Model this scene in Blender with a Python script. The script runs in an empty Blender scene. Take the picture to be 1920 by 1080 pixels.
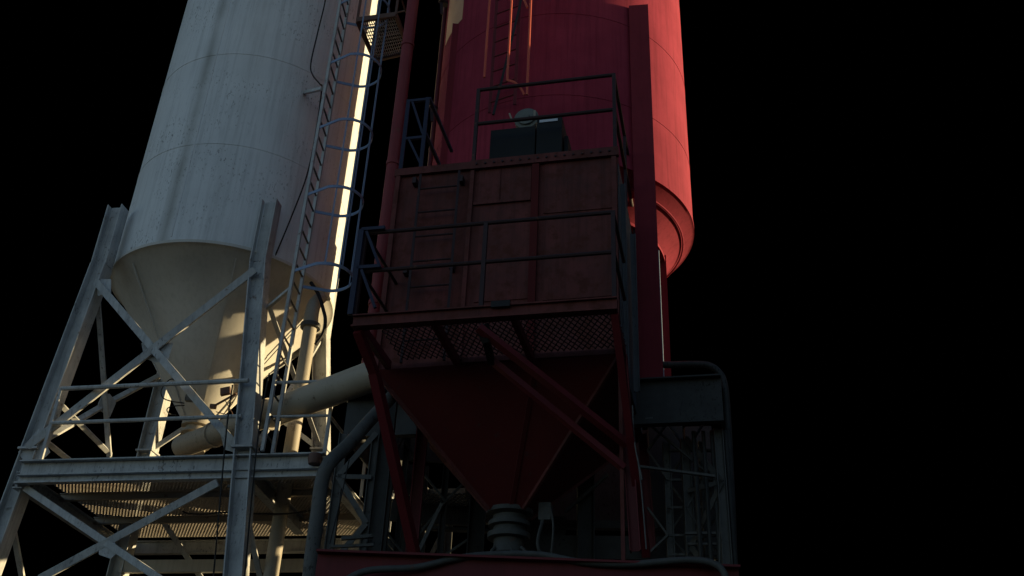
import bpy, bmesh, math, random
from mathutils import Vector as V, Matrix
random.seed(7)
SC = bpy.context.scene; COL = SC.collection
rad = math.radians
# ------------------------------------------------------------------ camera
W0, H0, F0, D0 = 1920., 1080., 1867., 3226.
PITCH = math.atan(F0/D0); ROLL = math.atan(144/3220.)
CAMP = V((0, 0, 1.6))
FW = V((0, math.cos(PITCH), math.sin(PITCH)))
r0 = V((1, 0, 0)); u0 = r0.cross(FW)
RT = r0*math.cos(ROLL)+u0*math.sin(ROLL); UP = RT.cross(FW)
cd = bpy.data.cameras.new('camera'); cam = bpy.data.objects.new('camera', cd); COL.objects.link(cam)
cd.sensor_width = 36; cd.lens = F0/W0*36; cd.clip_end = 5000; cd.clip_start = .1
cam.matrix_world = Matrix(((RT.x, UP.x, -FW.x, CAMP.x), (RT.y, UP.y, -FW.y, CAMP.y), (RT.z, UP.z, -FW.z, CAMP.z), (0, 0, 0, 1)))
SC.camera = cam
# ------------------------------------------------------------------ light
SUN_AZ, SUN_EL = 104.2, 10.5      # clockwise from the camera's back (towards -y) to the right
a = rad(SUN_AZ)
SD = V((math.sin(a)*math.cos(rad(SUN_EL)), -math.cos(a)*math.cos(rad(SUN_EL)), math.sin(rad(SUN_EL))))
sl = bpy.data.lights.new('sun', 'SUN'); so = bpy.data.objects.new('sun', sl); COL.objects.link(so)
sl.energy = 3.4; sl.angle = rad(.5); sl.color = (1, .76, .40)
so.rotation_euler = SD.to_track_quat('Z', 'Y').to_euler()
SC.view_settings.view_transform = 'Standard'; SC.view_settings.look = 'None'
SC.view_settings.exposure = 1.45; SC.view_settings.gamma = 1
SC.render.engine = 'CYCLES'; SC.cycles.max_bounces = 5; SC.cycles.diffuse_bounces = 3
wd = bpy.data.worlds.new('World'); SC.world = wd; wd.use_nodes = True
nt = wd.node_tree; nt.nodes.clear()
def N(t, **k):
    n = nt.nodes.new(t)
    for q, v in k.items(): setattr(n, q, v)
    return n
def M(op, a, b=None, c=None):
    n = N('ShaderNodeMath', operation=op)
    for i, v in enumerate((a, b, c)):
        if v is None: continue
        if isinstance(v, (int, float)): n.inputs[i].default_value = v
        else: nt.links.new(v, n.inputs[i])
    return n.outputs[0]
tc = N('ShaderNodeTexCoord'); sp = N('ShaderNodeSeparateXYZ'); nt.links.new(tc.outputs['Generated'], sp.inputs[0])
X, Y, Z = sp.outputs
dt = M('ADD', M('MULTIPLY', Y, math.cos(rad(32))), M('MULTIPLY', Z, math.sin(rad(32))))
off = M('MULTIPLY', M('ARCCOSINE', dt), 180/math.pi)
dark = M('MULTIPLY', M('SUBTRACT', off, 55), 1/25.); dark.node.use_clamp = True     # the black quarter of the sky -> lit sky
sky = N('ShaderNodeTexSky', sky_type='NISHITA'); sky.sun_disc = False
sky.sun_elevation = rad(SUN_EL); sky.sun_rotation = rad(180-SUN_AZ)
tint = N('ShaderNodeMix', data_type='RGBA', blend_type='MULTIPLY'); tint.inputs[0].default_value = 1; nt.links.new(sky.outputs[0], tint.inputs[6]); tint.inputs[7].default_value = (.97, .99, 1.03, 1)
b1 = N('ShaderNodeBackground'); nt.links.new(tint.outputs[2], b1.inputs[0])
nt.links.new(M('MULTIPLY', dark, 0.05), b1.inputs[1])
wo = N('ShaderNodeOutputWorld'); nt.links.new(b1.outputs[0], wo.inputs[0])
# ------------------------------------------------------------------ surveying: a bearing in the photo + a distance or height -> a point
def ray(x, y): return FW+RT*((x-W0/2)/F0)-UP*((y-H0/2)/F0)
def ph(x, y, h): d = ray(x, y); return CAMP+d*(h/math.hypot(d.x, d.y))
def pz(x, y, z): d = ray(x, y); return CAMP+d*((z-CAMP.z)/d.z)
def pp(x, y, p, n): d = ray(x, y); return CAMP+d*((p-CAMP).dot(n)/d.dot(n))
# ------------------------------------------------------------------ materials
def mat(name, col, col2=None, rough=.55, metal=0., scale=3., streak=0., rust=0., rustcol=(.12, .05, .03), bump=.15, amt=.5, chips=0., spec=.22):
    m = bpy.data.materials.new(name); m.use_nodes = True; t = m.node_tree; b = t.nodes['Principled BSDF']
    def n(ty, **k):
        q = t.nodes.new(ty)
        for kk, v in k.items(): setattr(q, kk, v)
        return q
    L = t.links.new
    g = n('ShaderNodeNewGeometry'); mp = n('ShaderNodeMapping'); L(g.outputs['Position'], mp.inputs[0])
    n1 = n('ShaderNodeTexNoise'); n1.inputs['Scale'].default_value = scale; n1.inputs['Detail'].default_value = 7; n1.inputs['Roughness'].default_value = .62; L(mp.outputs[0], n1.inputs[0])
    r1 = n('ShaderNodeValToRGB'); r1.color_ramp.elements[0].position = .35; r1.color_ramp.elements[1].position = .68; L(n1.outputs[0], r1.inputs[0])
    c2 = col2 or tuple(c*.7 for c in col)
    mx = n('ShaderNodeMix', data_type='RGBA'); mx.inputs[6].default_value = (*col, 1); mx.inputs[7].default_value = (*c2, 1)
    mm = n('ShaderNodeMath', operation='MULTIPLY'); mm.inputs[1].default_value = amt; L(r1.outputs[0], mm.inputs[0]); L(mm.outputs[0], mx.inputs[0])
    out = mx.outputs[2]
    if streak:
        mp2 = n('ShaderNodeMapping'); mp2.inputs['Scale'].default_value = (9, 9, .35); L(g.outputs['Position'], mp2.inputs[0])
        n2 = n('ShaderNodeTexNoise'); n2.inputs['Scale'].default_value = 1.6; n2.inputs['Detail'].default_value = 8; n2.inputs['Roughness'].default_value = .7; L(mp2.outputs[0], n2.inputs[0])
        r2 = n('ShaderNodeValToRGB'); r2.color_ramp.elements[0].position = .48; r2.color_ramp.elements[1].position = .72; L(n2.outputs[0], r2.inputs[0])
        k = n('ShaderNodeMath', operation='MULTIPLY'); k.inputs[1].default_value = streak; L(r2.outputs[0], k.inputs[0])
        m2 = n('ShaderNodeMix', data_type='RGBA'); L(k.outputs[0], m2.inputs[0]); L(out, m2.inputs[6]); m2.inputs[7].default_value = (*[c*.45 for c in c2], 1); out = m2.outputs[2]
    if chips:
        mp3 = n('ShaderNodeMapping'); mp3.inputs['Scale'].default_value = (1, 1, .45); L(g.outputs['Position'], mp3.inputs[0])
        n3 = n('ShaderNodeTexNoise'); n3.inputs['Scale'].default_value = 34; n3.inputs['Detail'].default_value = 5; L(mp3.outputs[0], n3.inputs[0])
        r3 = n('ShaderNodeValToRGB'); r3.color_ramp.elements[0].position = .60; r3.color_ramp.elements[1].position = .64; L(n3.outputs[0], r3.inputs[0])
        r3b = n('ShaderNodeValToRGB'); r3b.color_ramp.elements[0].position = .45; r3b.color_ramp.elements[1].position = .65
        n4 = n('ShaderNodeTexNoise'); n4.inputs['Scale'].default_value = 1.1; n4.inputs['Detail'].default_value = 3; L(g.outputs['Position'], n4.inputs[0]); L(n4.outputs[0], r3b.inputs[0])
        k = n('ShaderNodeMath', operation='MULTIPLY'); L(r3.outputs[0], k.inputs[0]); L(r3b.outputs[0], k.inputs[1])
        k2 = n('ShaderNodeMath', operation='MULTIPLY'); L(k.outputs[0], k2.inputs[0]); k2.inputs[1].default_value = chips
        m2 = n('ShaderNodeMix', data_type='RGBA'); L(k2.outputs[0], m2.inputs[0]); L(out, m2.inputs[6]); m2.inputs[7].default_value = (*[c*.3 for c in c2], 1); out = m2.outputs[2]
    if rust:
        n5 = n('ShaderNodeTexNoise'); n5.inputs['Scale'].default_value = 5.5; n5.inputs['Detail'].default_value = 9; n5.inputs['Roughness'].default_value = .7; L(g.outputs['Position'], n5.inputs[0])
        r5 = n('ShaderNodeValToRGB'); r5.color_ramp.elements[0].position = .66-.2*rust; r5.color_ramp.elements[1].position = .74-.14*rust; L(n5.outputs[0], r5.inputs[0])
        m2 = n('ShaderNodeMix', data_type='RGBA'); L(r5.outputs[0], m2.inputs[0]); L(out, m2.inputs[6]); m2.inputs[7].default_value = (*rustcol, 1); out = m2.outputs[2]
    L(out, b.inputs['Base Color']); b.inputs['Roughness'].default_value = rough; b.inputs['Metallic'].default_value = metal
    b.inputs['Specular IOR Level'].default_value = spec
    bp = n('ShaderNodeBump'); bp.inputs['Strength'].default_value = bump; bp.inputs['Distance'].default_value = .02; L(n1.outputs[0], bp.inputs['Height']); L(bp.outputs[0], b.inputs['Normal'])
    return m
MT = dict(
 shell=mat('white_silo_paint', (.66, .69, .72), (.56, .59, .62), scale=1.3, streak=.42, chips=.85, bump=.1, amt=.6),
 cone=mat('white_cone_paint', (.53, .52, .49), (.40, .39, .36), scale=1.6, streak=.25, bump=.1),
 frame=mat('white_frame_paint', (.48, .50, .51), (.30, .315, .33), scale=3, streak=.55, rust=.25, rustcol=(.14, .09, .06), chips=.8, amt=.8),
 tube=mat('cream_tube_paint', (.34, .31, .26), (.25, .23, .19), scale=3, rust=.3, rustcol=(.1, .07, .05), chips=.5),
 grate=mat('grating_steel', (.30, .265, .225), (.19, .165, .135), scale=2.2, rough=.6, rust=.3),
 galv=mat('galvanised_steel', (.20, .27, .40), (.13, .18, .29), scale=6, metal=.2, rough=.5),
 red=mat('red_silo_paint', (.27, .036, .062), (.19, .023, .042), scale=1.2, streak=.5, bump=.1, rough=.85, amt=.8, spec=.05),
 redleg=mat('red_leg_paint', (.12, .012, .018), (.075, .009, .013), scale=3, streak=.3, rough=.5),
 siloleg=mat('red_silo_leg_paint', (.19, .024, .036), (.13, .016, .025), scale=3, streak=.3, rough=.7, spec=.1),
 redpipe=mat('red_pipe_paint', (.20, .03, .035), (.13, .02, .025), scale=3, streak=.4, rust=.3),
 tan_paint=mat('tan_orange_paint', (.62, .36, .22), (.5, .25, .15), scale=2),
 box=mat('dusty_red_sheet', (.135, .035, .033), (.07, .024, .022), scale=2.0, streak=.6, rust=.8, rustcol=(.075, .018, .012), amt=.9, rough=.75),
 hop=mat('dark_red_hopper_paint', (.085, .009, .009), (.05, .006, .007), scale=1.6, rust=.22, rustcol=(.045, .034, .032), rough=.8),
 rail=mat('dark_rail_paint', (.034, .018, .022), (.022, .012, .014), scale=8, rust=.3),
 side=mat('blue_grey_sheet', (.095, .105, .125), (.045, .05, .06), scale=5, chips=.9),
 grey=mat('grey_steel', (.095, .10, .10), (.05, .053, .053), scale=5, rust=.35, rustcol=(.03, .025, .022), chips=.8),
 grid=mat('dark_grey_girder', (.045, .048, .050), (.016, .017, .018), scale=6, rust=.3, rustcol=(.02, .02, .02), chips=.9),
 black=mat('black_rubber', (.012, .012, .014), scale=8),
 motor=mat('motor_black', (.008, .009, .010), (.005, .005, .006), scale=5, chips=.5),
 pale=mat('pale_label', (.55, .6, .68), scale=12),
 fan=mat('fan_grey', (.16, .18, .17), (.1, .11, .11), scale=10),
 valve=mat('grey_valve', (.065, .07, .07), (.035, .036, .036), scale=12, rust=.3),
 dirt=mat('yard_gravel', (.05, .048, .045), (.035, .033, .03), scale=.8, rough=.95),
 navy=mat('navy_frame_paint', (.022, .028, .06), (.016, .018, .035), scale=6),
 strap=mat('sunlit_red_paint', (.55, .10, .06), (.4, .07, .05), scale=5),  # sunlit look of the straps is put into this brighter orange
 rust=mat('rusty_steel', (.13, .075, .06), (.08, .045, .035), scale=5),
)
def stain(m, c, perp, front, l0, half, dark):       # a vertical run-off stain of its own on the shell
    t = m.node_tree; bs_ = t.nodes['Principled BSDF']; src = bs_.inputs['Base Color'].links[0].from_socket
    g = t.nodes.new('ShaderNodeNewGeometry'); sb_ = t.nodes.new('ShaderNodeVectorMath'); sb_.operation = 'SUBTRACT'; sb_.inputs[1].default_value = c; t.links.new(g.outputs['Position'], sb_.inputs[0])
    def dotn(v):
        q = t.nodes.new('ShaderNodeVectorMath'); q.operation = 'DOT_PRODUCT'; q.inputs[1].default_value = v; t.links.new(sb_.outputs[0], q.inputs[0]); return q.outputs['Value']
    def mth(op, a_, b_=None):
        q = t.nodes.new('ShaderNodeMath'); q.operation = op
        for i, v in enumerate((a_, b_)):
            if v is None: continue
            if isinstance(v, (int, float)): q.inputs[i].default_value = v
            else: t.links.new(v, q.inputs[i])
        return q
    nz = t.nodes.new('ShaderNodeTexNoise'); nz.inputs['Scale'].default_value = 1.3; nz.inputs['Detail'].default_value = 6; t.links.new(g.outputs['Position'], nz.inputs[0])
    d = mth('ABSOLUTE', mth('SUBTRACT', dotn(perp), l0).outputs[0]); k = mth('SUBTRACT', 1., mth('DIVIDE', d.outputs[0], half).outputs[0]); k.use_clamp = True
    f = mth('GREATER_THAN', dotn(front), 0.); k2 = mth('MULTIPLY', k.outputs[0], f.outputs[0]); k3 = mth('MULTIPLY', k2.outputs[0], mth('MULTIPLY', nz.outputs[0], dark*2).outputs[0])
    mx = t.nodes.new('ShaderNodeMix'); mx.data_type = 'RGBA'; t.links.new(k3.outputs[0], mx.inputs[0]); t.links.new(src, mx.inputs[6]); mx.inputs[7].default_value = (.22, .22, .20, 1); t.links.new(mx.outputs[2], bs_.inputs['Base Color'])
ca, sa_ = math.cos(rad(18.2)), math.sin(rad(18.2))
stain(MT['shell'], (-4.9, 14.9, 0), (ca, sa_, 0), (sa_, -ca, 0), -1.08, .13, .55)
stain(MT['shell'], (-4.9, 14.9, 0), (ca, sa_, 0), (sa_, -ca, 0), -.35, .25, .12)
# ------------------------------------------------------------------ mesh builder
SPLIT = {'handrail', 'rung', 'flange', 'weld_seam', 'torn_strip', 'bolt', 'wiring', 'bracket', 'collar', 'cage_hoop'}
class MB:
    def __init__(s): s.b = bmesh.new()
    def hexa(s, P):          # 8 points: bottom 4 ccw, top 4 ccw
        v = [s.b.verts.new(p) for p in P]
        for f in ((3, 2, 1, 0), (4, 5, 6, 7), (0, 1, 5, 4), (1, 2, 6, 5), (2, 3, 7, 6), (3, 0, 4, 7)): s.b.faces.new([v[i] for i in f])
        return s
    def box(s, o, ex, ey, ez):   # corner + three edge vectors
        o = V(o); ex = V(ex); ey = V(ey); ez = V(ez)
        return s.hexa([o, o+ex, o+ex+ey, o+ey, o+ez, o+ex+ez, o+ex+ey+ez, o+ey+ez])
    def bar(s, p, q, w=.08, h=None, side=None):
        p = V(p); q = V(q); h = h or w; d = (q-p).normalized()
        x = side.copy() if side is not None else (d.cross(V((0, 0, 1))) if abs(d.z) < .97 else V((1, 0, 0)))
        x = (x-d*x.dot(d)).normalized(); y = d.cross(x)
        return s.box(p-x*w/2-y*h/2, x*w, y*h, q-p)
    def angle(s, p, q, w=.08, t=.012, side=None):   # L section
        p = V(p); q = V(q); d = (q-p).normalized(); x = side.copy() if side is not None else d.cross(V((0, 0, 1)))
        x = (x-d*x.dot(d)).normalized(); y = d.cross(x)
        s.box(p, x*w, y*t, q-p); s.box(p+y*t, x*t, y*(w-t), q-p); return s
    def hbeam(s, p, q, w, dp, side, t=.018):   # flanges are normal to 'side' and 'w' apart, 'dp' deep
        p = V(p); q = V(q); d = (q-p).normalized(); x = V(side); x = (x-d*x.dot(d)).normalized(); y = d.cross(x)
        for k in (-1, 1):
            s.box(p+x*(k*w/2-t/2)-y*dp/2, x*t, y*dp, q-p)
        s.box(p-x*(w/2-t/2)-y*t*.5, x*(w-t), y*t, q-p); return s
    def tube(s, pts, r, n=12, caps=True, r2=None):
        pts = [V(p) for p in pts]; rings = []; ref = None
        for i, p in enumerate(pts):
            d = ((pts[min(i+1, len(pts)-1)]-pts[max(i-1, 0)])).normalized()
            if ref is None: ref = d.cross(V((0, 0, 1))) if abs(d.z) < .95 else d.cross(V((1, 0, 0)))
            x = (ref-d*ref.dot(d)).normalized(); y = d.cross(x); ref = x
            rr = r if r2 is None else r+(r2-r)*i/(len(pts)-1)
            rings.append([s.b.verts.new(p+(x*math.cos(2*math.pi*k/n)+y*math.sin(2*math.pi*k/n))*rr) for k in range(n)])
        for A, B in zip(rings, rings[1:]):
            for k in range(n):
                f = s.b.faces.new((A[k], A[(k+1) % n], B[(k+1) % n], B[k])); f.smooth = True
        if caps: s.b.faces.new(rings[0][::-1]); s.b.faces.new(rings[-1])
        return s
    def lathe(s, c, prof, n=96, smooth=True, arc=None):   # profile [(r,z)] about a vertical axis at c
        c = V((c[0], c[1], 0)); rings = []
        for r, z in prof: rings.append([s.b.verts.new(c+V((r*math.cos(2*math.pi*k/n), r*math.sin(2*math.pi*k/n), z))) for k in range(n)])
        for A, B in zip(rings, rings[1:]):
            for k in range(n):
                f = s.b.faces.new((A[k], A[(k+1) % n], B[(k+1) % n], B[k])); f.smooth = smooth
        return s
    def build(s, name, m, parent=None, sharp=True):
        if name in SPLIT:
            s.b.verts.index_update(); left = set(s.b.verts); comps = []
            while left:
                st = [left.pop()]; comp = set(st)
                while st:
                    v = st.pop()
                    for e in v.link_edges:
                        w = e.other_vert(v)
                        if w in left: left.discard(w); comp.add(w); st.append(w)
                comps.append(comp)
            if len(comps) > 1:
                comps.sort(key=lambda c: min(v.index for v in c)); last = None
                for comp in comps:
                    k = MB(); mp = {v: k.b.verts.new(v.co) for v in sorted(comp, key=lambda v: v.index)}
                    for f in {f for v in comp for f in v.link_faces}:
                        nf = k.b.faces.new([mp[v] for v in f.verts]); nf.smooth = f.smooth
                    last = k._build(name, m, parent, sharp)
                s.b.free(); return last
        return s._build(name, m, parent, sharp)
    def _build(s, name, m, parent=None, sharp=True):
        bmesh.ops.recalc_face_normals(s.b, faces=s.b.faces)
        me = bpy.data.meshes.new(name); s.b.to_mesh(me); s.b.free(); me.materials.append(m)
        if sharp: me.set_sharp_from_angle(angle=rad(38))
        o = bpy.data.objects.new(name, me); COL.objects.link(o)
        if parent is not None:
            o.parent = parent
            b_ = parent
            M_ = Matrix()
            while b_ is not None: M_ = b_.matrix_basis @ M_ if b_.type == 'EMPTY' else M_; b_ = b_.parent
            o.matrix_parent_inverse = M_.inverted() if parent.type == 'EMPTY' else Matrix()
        return o
def tag(o, label, cat, group=None, kind=None):
    if label: o['label'] = label
    if cat: o['category'] = cat
    if group: o['group'] = group
    if kind: o['kind'] = kind
    return o
def thing(name, loc, label, cat, group=None):
    o = bpy.data.objects.new(name, None); COL.objects.link(o); o.location = loc; o.empty_display_size = .2
    return tag(o, label, cat, group)
def smooth(pts, n=8):     # Catmull-Rom
    P = [V(p) for p in pts]; P = [P[0]*2-P[1]]+P+[P[-1]*2-P[-2]]; out = []
    for i in range(1, len(P)-2):
        for k in range(n):
            t = k/n; a_, b_, c_, d_ = P[i-1:i+3]
            out.append(.5*((2*b_)+(c_-a_)*t+(2*a_-5*b_+4*c_-d_)*t*t+(3*b_-a_-3*c_+d_)*t**3))
    out.append(P[-2]); return out
# ------------------------------------------------------------------ ground
g = MB(); g.box((-400, -400, -.2), (800, 0, 0), (0, 800, 0), (0, 0, .2)); tag(g.build('ground', MT['dirt']), None, None, kind='structure')
# unseen stepped block added at right, keeping low sun off ground and bin
wh = thing('added_sun_block', (13, 3, 0), 'plain dark stepped sun block added out of view at the right of the yard', 'sun block')
MB().box((9.8, -10, 0), (7, 0, 0), (0, 23.4, 0), (0, 0, 13.5)).build('tall_block', MT['grid'], wh)
MB().box((9.8, 13.403, 0), (7, 0, 0), (0, 2.5, 0), (0, 0, 9.0)).build('low_block', MT['grid'], wh)
w2 = thing('added_long_sun_block', (26, 20, 0), 'long low dark sun block added out of view beyond the stepped one', 'sun block')  # second unseen block, added to keep the sun off the ground
MB().box((20, -30, 0), (12, 0, 0), (0, 100, 0), (0, 0, 5.4)).build('wall', MT['grid'], w2)
MB().hexa([V(p) for p in ((19.6, -30.4, 5.403), (32.4, -30.4, 5.403), (32.4, 70.4, 5.403), (19.6, 70.4, 5.403), (19.6, -30.4, 5.5), (26, -30.4, 6.4), (26, 70.4, 6.4), (19.6, 70.4, 5.5))]).build('roof', MT['grid'], w2)
# ================================================================== WHITE SILO
WC = V((-4.9, 14.9, 0)); WR = 1.83; WZ = 9.75; DZ = 6.22
def wdir(a_deg): a_ = rad(a_deg); return V((math.sin(a_), -math.cos(a_), 0))
silo = thing('white_silo', (WC.x, WC.y, 0), 'tall white cement silo with a steep cone bottom standing on four braced legs', 'silo')
seams = [ph(395, 258, 13.87).z, ph(415, 83, 13.87).z]
prof = [(WR, WZ)]
for z in seams+[17.0, 20.0]: prof += [(WR, z-.012), (WR+.006, z-.010), (WR+.006, z+.010), (WR, z+.012)]
prof += [(WR, 22.5)]
s_ = MB().lathe(WC, prof, 128); s_.lathe(WC, [(WR, 22.5), (.3, 23.2), (.01, 23.2)], 128)
shell = s_.build('shell', MT['shell'], silo)
b = MB()
for az_, z0, z1 in ((-22.1, WZ+.02, seams[0]), (-22.1, seams[0], seams[1]), (-22.1, seams[1], 17)):
    p = V((math.sin(rad(az_)), math.cos(rad(az_)), 0))*14.03
    b.bar(V((p.x, p.y, z0)), V((p.x, p.y, z1)), .018, .018)
b.build('weld_seam', MT['shell'], silo)
cz = 7.45
s_ = MB().lathe(WC, [(WR+.02, WZ+.02), (WR+.02, WZ-.03), (WR-.05, WZ-.05), (.98, 8.62), (.975, 8.60), (.19, cz), (.17, cz-.02)], 96)
cone = s_.build('cone', MT['cone'], silo)
b = MB()
for k in range(6):
    a_ = rad(20+60*k); d = V((math.sin(a_), -math.cos(a_), 0)); b.bar(WC+d*(WR-.1)+V((0, 0, WZ-.16)), WC+d*.26+V((0, 0, cz+.08)), .02, .02)
b.build('weld_seam', MT['cone'], silo)
# legs: from the shell, spreading down to the ground
uw = V((math.cos(rad(10)), -math.sin(rad(10)), 0)); vw = V((math.sin(rad(5)), math.cos(rad(5)), 0))
zu = DZ-.33
def leg(ptop, pstub, pdeck, nm='leg', w=.24, dp=.24):
    d = (pdeck-ptop)/(ptop.z-pdeck.z); foot = pdeck+d*pdeck.z; foot.z = 0
    b = MB(); b.hbeam(pstub, ptop, w, dp*.9, uw); b.hbeam(ptop+V((0, 0, 0)), pdeck, w, dp, uw)
    o = b.build('leg', MT['frame'], silo)
    b = MB(); b.hbeam(pdeck-V((0, 0, .03)), foot, w*.95, dp, uw); b.build('leg', MT['frame'], silo)
    b = MB(); x = uw; y = V((0, 0, 1)).cross(uw)
    b.box(pdeck-x*(w*.62)-y*(dp*.62)+V((0, 0, -.02)), x*w*1.24, y*dp*1.24, V((0, 0, .03)))
    pl = b.build('splice_plate', MT['frame'], silo); b = MB()
    for sx in (-1, 1):
        for sz in (-.12, -.32, -.52):
            b.bar(pdeck+x*sx*w*.5+V((0, 0, sz)), pdeck+x*sx*(w*.5+.035)+V((0, 0, sz)), .035)
    b.build('bolt', MT['grey'], pl)
    return foot
Lft = ph(190, 500, 15.1); FLd = ph(62, 845, 15.25); LftS = ph(214, 388, 15.1)
Rtt = ph(488, 490, 13.85); FRd = ph(461, 842, 13.3); RttS = ph(501, 378, 13.85)
LftS.x, LftS.y = Lft.x, Lft.y; RttS.x, RttS.y = Rtt.x, Rtt.y
BLt = WC+V((-1.2, 1.45, 9.7)); BLd = ph(277, 848, 17.2)
BRt = WC+V((1.5, 1.2, 9.7)); BRd = ph(602, 845, 16.3)
feet = [leg(Lft, LftS, FLd), leg(Rtt, RttS, FRd), leg(BLt, BLt+V((0, 0, 1.2)), BLd), leg(BRt, BRt+V((0, 0, 1.3)), BRd)]
def brace(p, q, w=.09, m='frame', name='brace'):
    b = MB(); b.bar(p, q, w, .05, side=(V(q)-V(p)).cross(V((0, 1, .2)))); b.bar(V(p)+V((0, .04, 0)), V(q)+V((0, .04, 0)), .02, .07, side=(V(q)-V(p)).cross(V((0, 1, .2))))
    return b.build(name, MT[m], silo)
nF = (Rtt-Lft).cross(FLd-Lft).normalized()          # front plane
def fp(x, y): return pp(x, y, Lft-V((0, .14, 0)), nF)
brace(fp(180, 528), fp(444, 838), .11); brace(fp(478, 506), fp(52, 838), .11)
c = fp(290, 648)
def plate(pts, th, m, parent, name='gusset'):
    P = [V(p) for p in pts]; n = (P[1]-P[0]).cross(P[2]-P[0]).normalized(); b = MB()
    A = [b.b.verts.new(p-n*th/2) for p in P]; B = [b.b.verts.new(p+n*th/2) for p in P]
    b.b.faces.new(A); b.b.faces.new(B[::-1])
    for k in range(len(P)): b.b.faces.new((A[k], A[(k+1) % len(P)], B[(k+1) % len(P)], B[k]))
    return b.build(name, m, parent)
sh = nF*(.06 if nF.y > 0 else -.06)
plate([fp(*q)+sh for q in ((262, 640), (290, 640), (322, 640), (312, 672), (290, 676), (268, 668))], .012, MT['frame'], silo)
plate([fp(*q)+sh for q in ((175, 520), (205, 520), (205, 545), (180, 552))], .012, MT['frame'], silo)
plate([fp(*q)+sh for q in ((30, 845), (70, 800), (90, 845), (75, 860), (40, 862))], .012, MT['frame'], silo)
plate([fp(*q)+sh for q in ((405, 790), (450, 838), (438, 846), (418, 840))], .012, MT['frame'], silo)
# left side plane: front left leg -> back left leg
nL = (BLt-Lft).cross(BLd-Lft).normalized()
def lp(x, y): return pp(x, y, BLd, nL)
c = (Lft+BLd+BLt+FLd)/4
brace(Lft+V((0, .1, -.4)), lp(205, 856), .07)
brace(ph(60, 838, 15.3), ph(200, 757, 16.0), .09); brace(ph(200, 757, 16.0), ph(300, 704, 16.9), .09)
brace(ph(100, 745, 15.2), lp(207, 852), .07); brace(ph(76, 820, 15.3), ph(134, 866, 15.9), .07)
gl = [ph(x, y, 15.95) for x, y in ((191, 742), (205, 738), (213, 748), (217, 756), (206, 790), (197, 778), (185, 768), (184, 757))]
gn = V((.75, -.6, -.05)).normalized(); gc = sum(gl, V())/8
gl = [pp(x, y, gc, gn) for x, y in ((191, 742), (205, 738), (213, 748), (217, 756), (206, 782), (197, 776), (185, 768), (184, 757))]
plate(gl, .012, MT['frame'], silo)
# right and back planes
brace(Rtt+V((.05, .1, -.35)), BRd, .07); brace(BRt, FRd+V((.1, .15, .1)), .07)
brace(BLt, BRd, .08); brace(BRt, BLd, .08)
cb = (BLt+BRd+BRt+BLd)/4
plate([cb+V((-.2, -.06, -.15)), cb+V((.2, -.06, -.15)), cb+V((.2, -.06, .15)), cb+V((-.2, -.06, .15))], .012, MT['frame'], silo)
# tower below the deck
fF = (feet[1]-feet[0])
def fpl(x, y): return pp(x, y, FLd-V((0, .1, 0)), (FRd-FLd).cross(feet[0]-FLd).normalized())
brace(fpl(408, 905), fpl(75, 1085), .10); brace(fpl(48, 915), fpl(310, 1092), .09)
plate([fpl(*q) for q in ((185, 1020), (215, 1015), (222, 1035), (208, 1048), (186, 1040))], .012, MT['frame'], silo)
brace(ph(17, 950, 15.3), ph(42, 1085, 15.9), .07); brace(ph(455, 930, 13.5), ph(488, 1085, 14.3), .07)
brace(BLd-V((0, 0, .6)), BRd+(feet[3]-BRd)*.62, .08)
bb = MB(); bb.bar(ph(225, 1063, 16.9), ph(600, 1060, 16.3), .1, .19); bb.build('tie_beam', MT['cone'], silo)
# valve under the cone
val = MB(); vc = WC
val.lathe(vc, [(.17, cz), (.24, cz), (.24, cz-.04), (.17, cz-.04), (.17, cz-.12), (.23, cz-.12), (.23, cz-.16), (.16, cz-.16), (.155, cz-.3), (.26, cz-.3), (.26, cz-.36), (.2, cz-.36), (.2, cz-.44), (.0, cz-.44)], 28)
valve = val.build('outlet_valve', MT['tube'], silo)
b = MB(); q = ph(346, 750, 15.0); b.box(q, (.12, 0, 0), (0, .08, 0), (0, 0, .2)); b.build('junction_box', MT['grey'], silo)
b = MB(); b.tube(smooth([ph(*t) for t in ((346, 756, 15.0), (320, 752, 15.0), (305, 745, 15.0), (303, 730, 15.0), (318, 712, 15.0), (333, 712, 15.0))]), .009, 6)
b.tube(smooth([ph(*t) for t in ((346, 760, 15.0), (322, 762, 15.0), (313, 768, 15.1), (318, 776, 15.3), (330, 778, 15.3))]), .009, 6); b.build('wiring', MT['black'], silo)
b = MB(); p1 = ph(443, 738, 14.6); p2 = ph(400, 762, 14.9); b.tube([p1, p2], .018, 8); q = ph(421, 742, 14.65); b.box(q-V((.06, .03, .0)), (.14, 0, .04), (0, .07, 0), (-.02, 0, .11)); b.box(p2-V((.05, .03, .03)), (.09, 0, 0), (0, .07, 0), (0, 0, .06))
b.tube(smooth([ph(*t) for t in ((423, 752, 14.6), (430, 765, 14.6), (436, 778, 14.6), (420, 776, 14.7), (405, 772, 14.8))]), .007, 6); b.build('vibrator', MT['rust'], silo)
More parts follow.
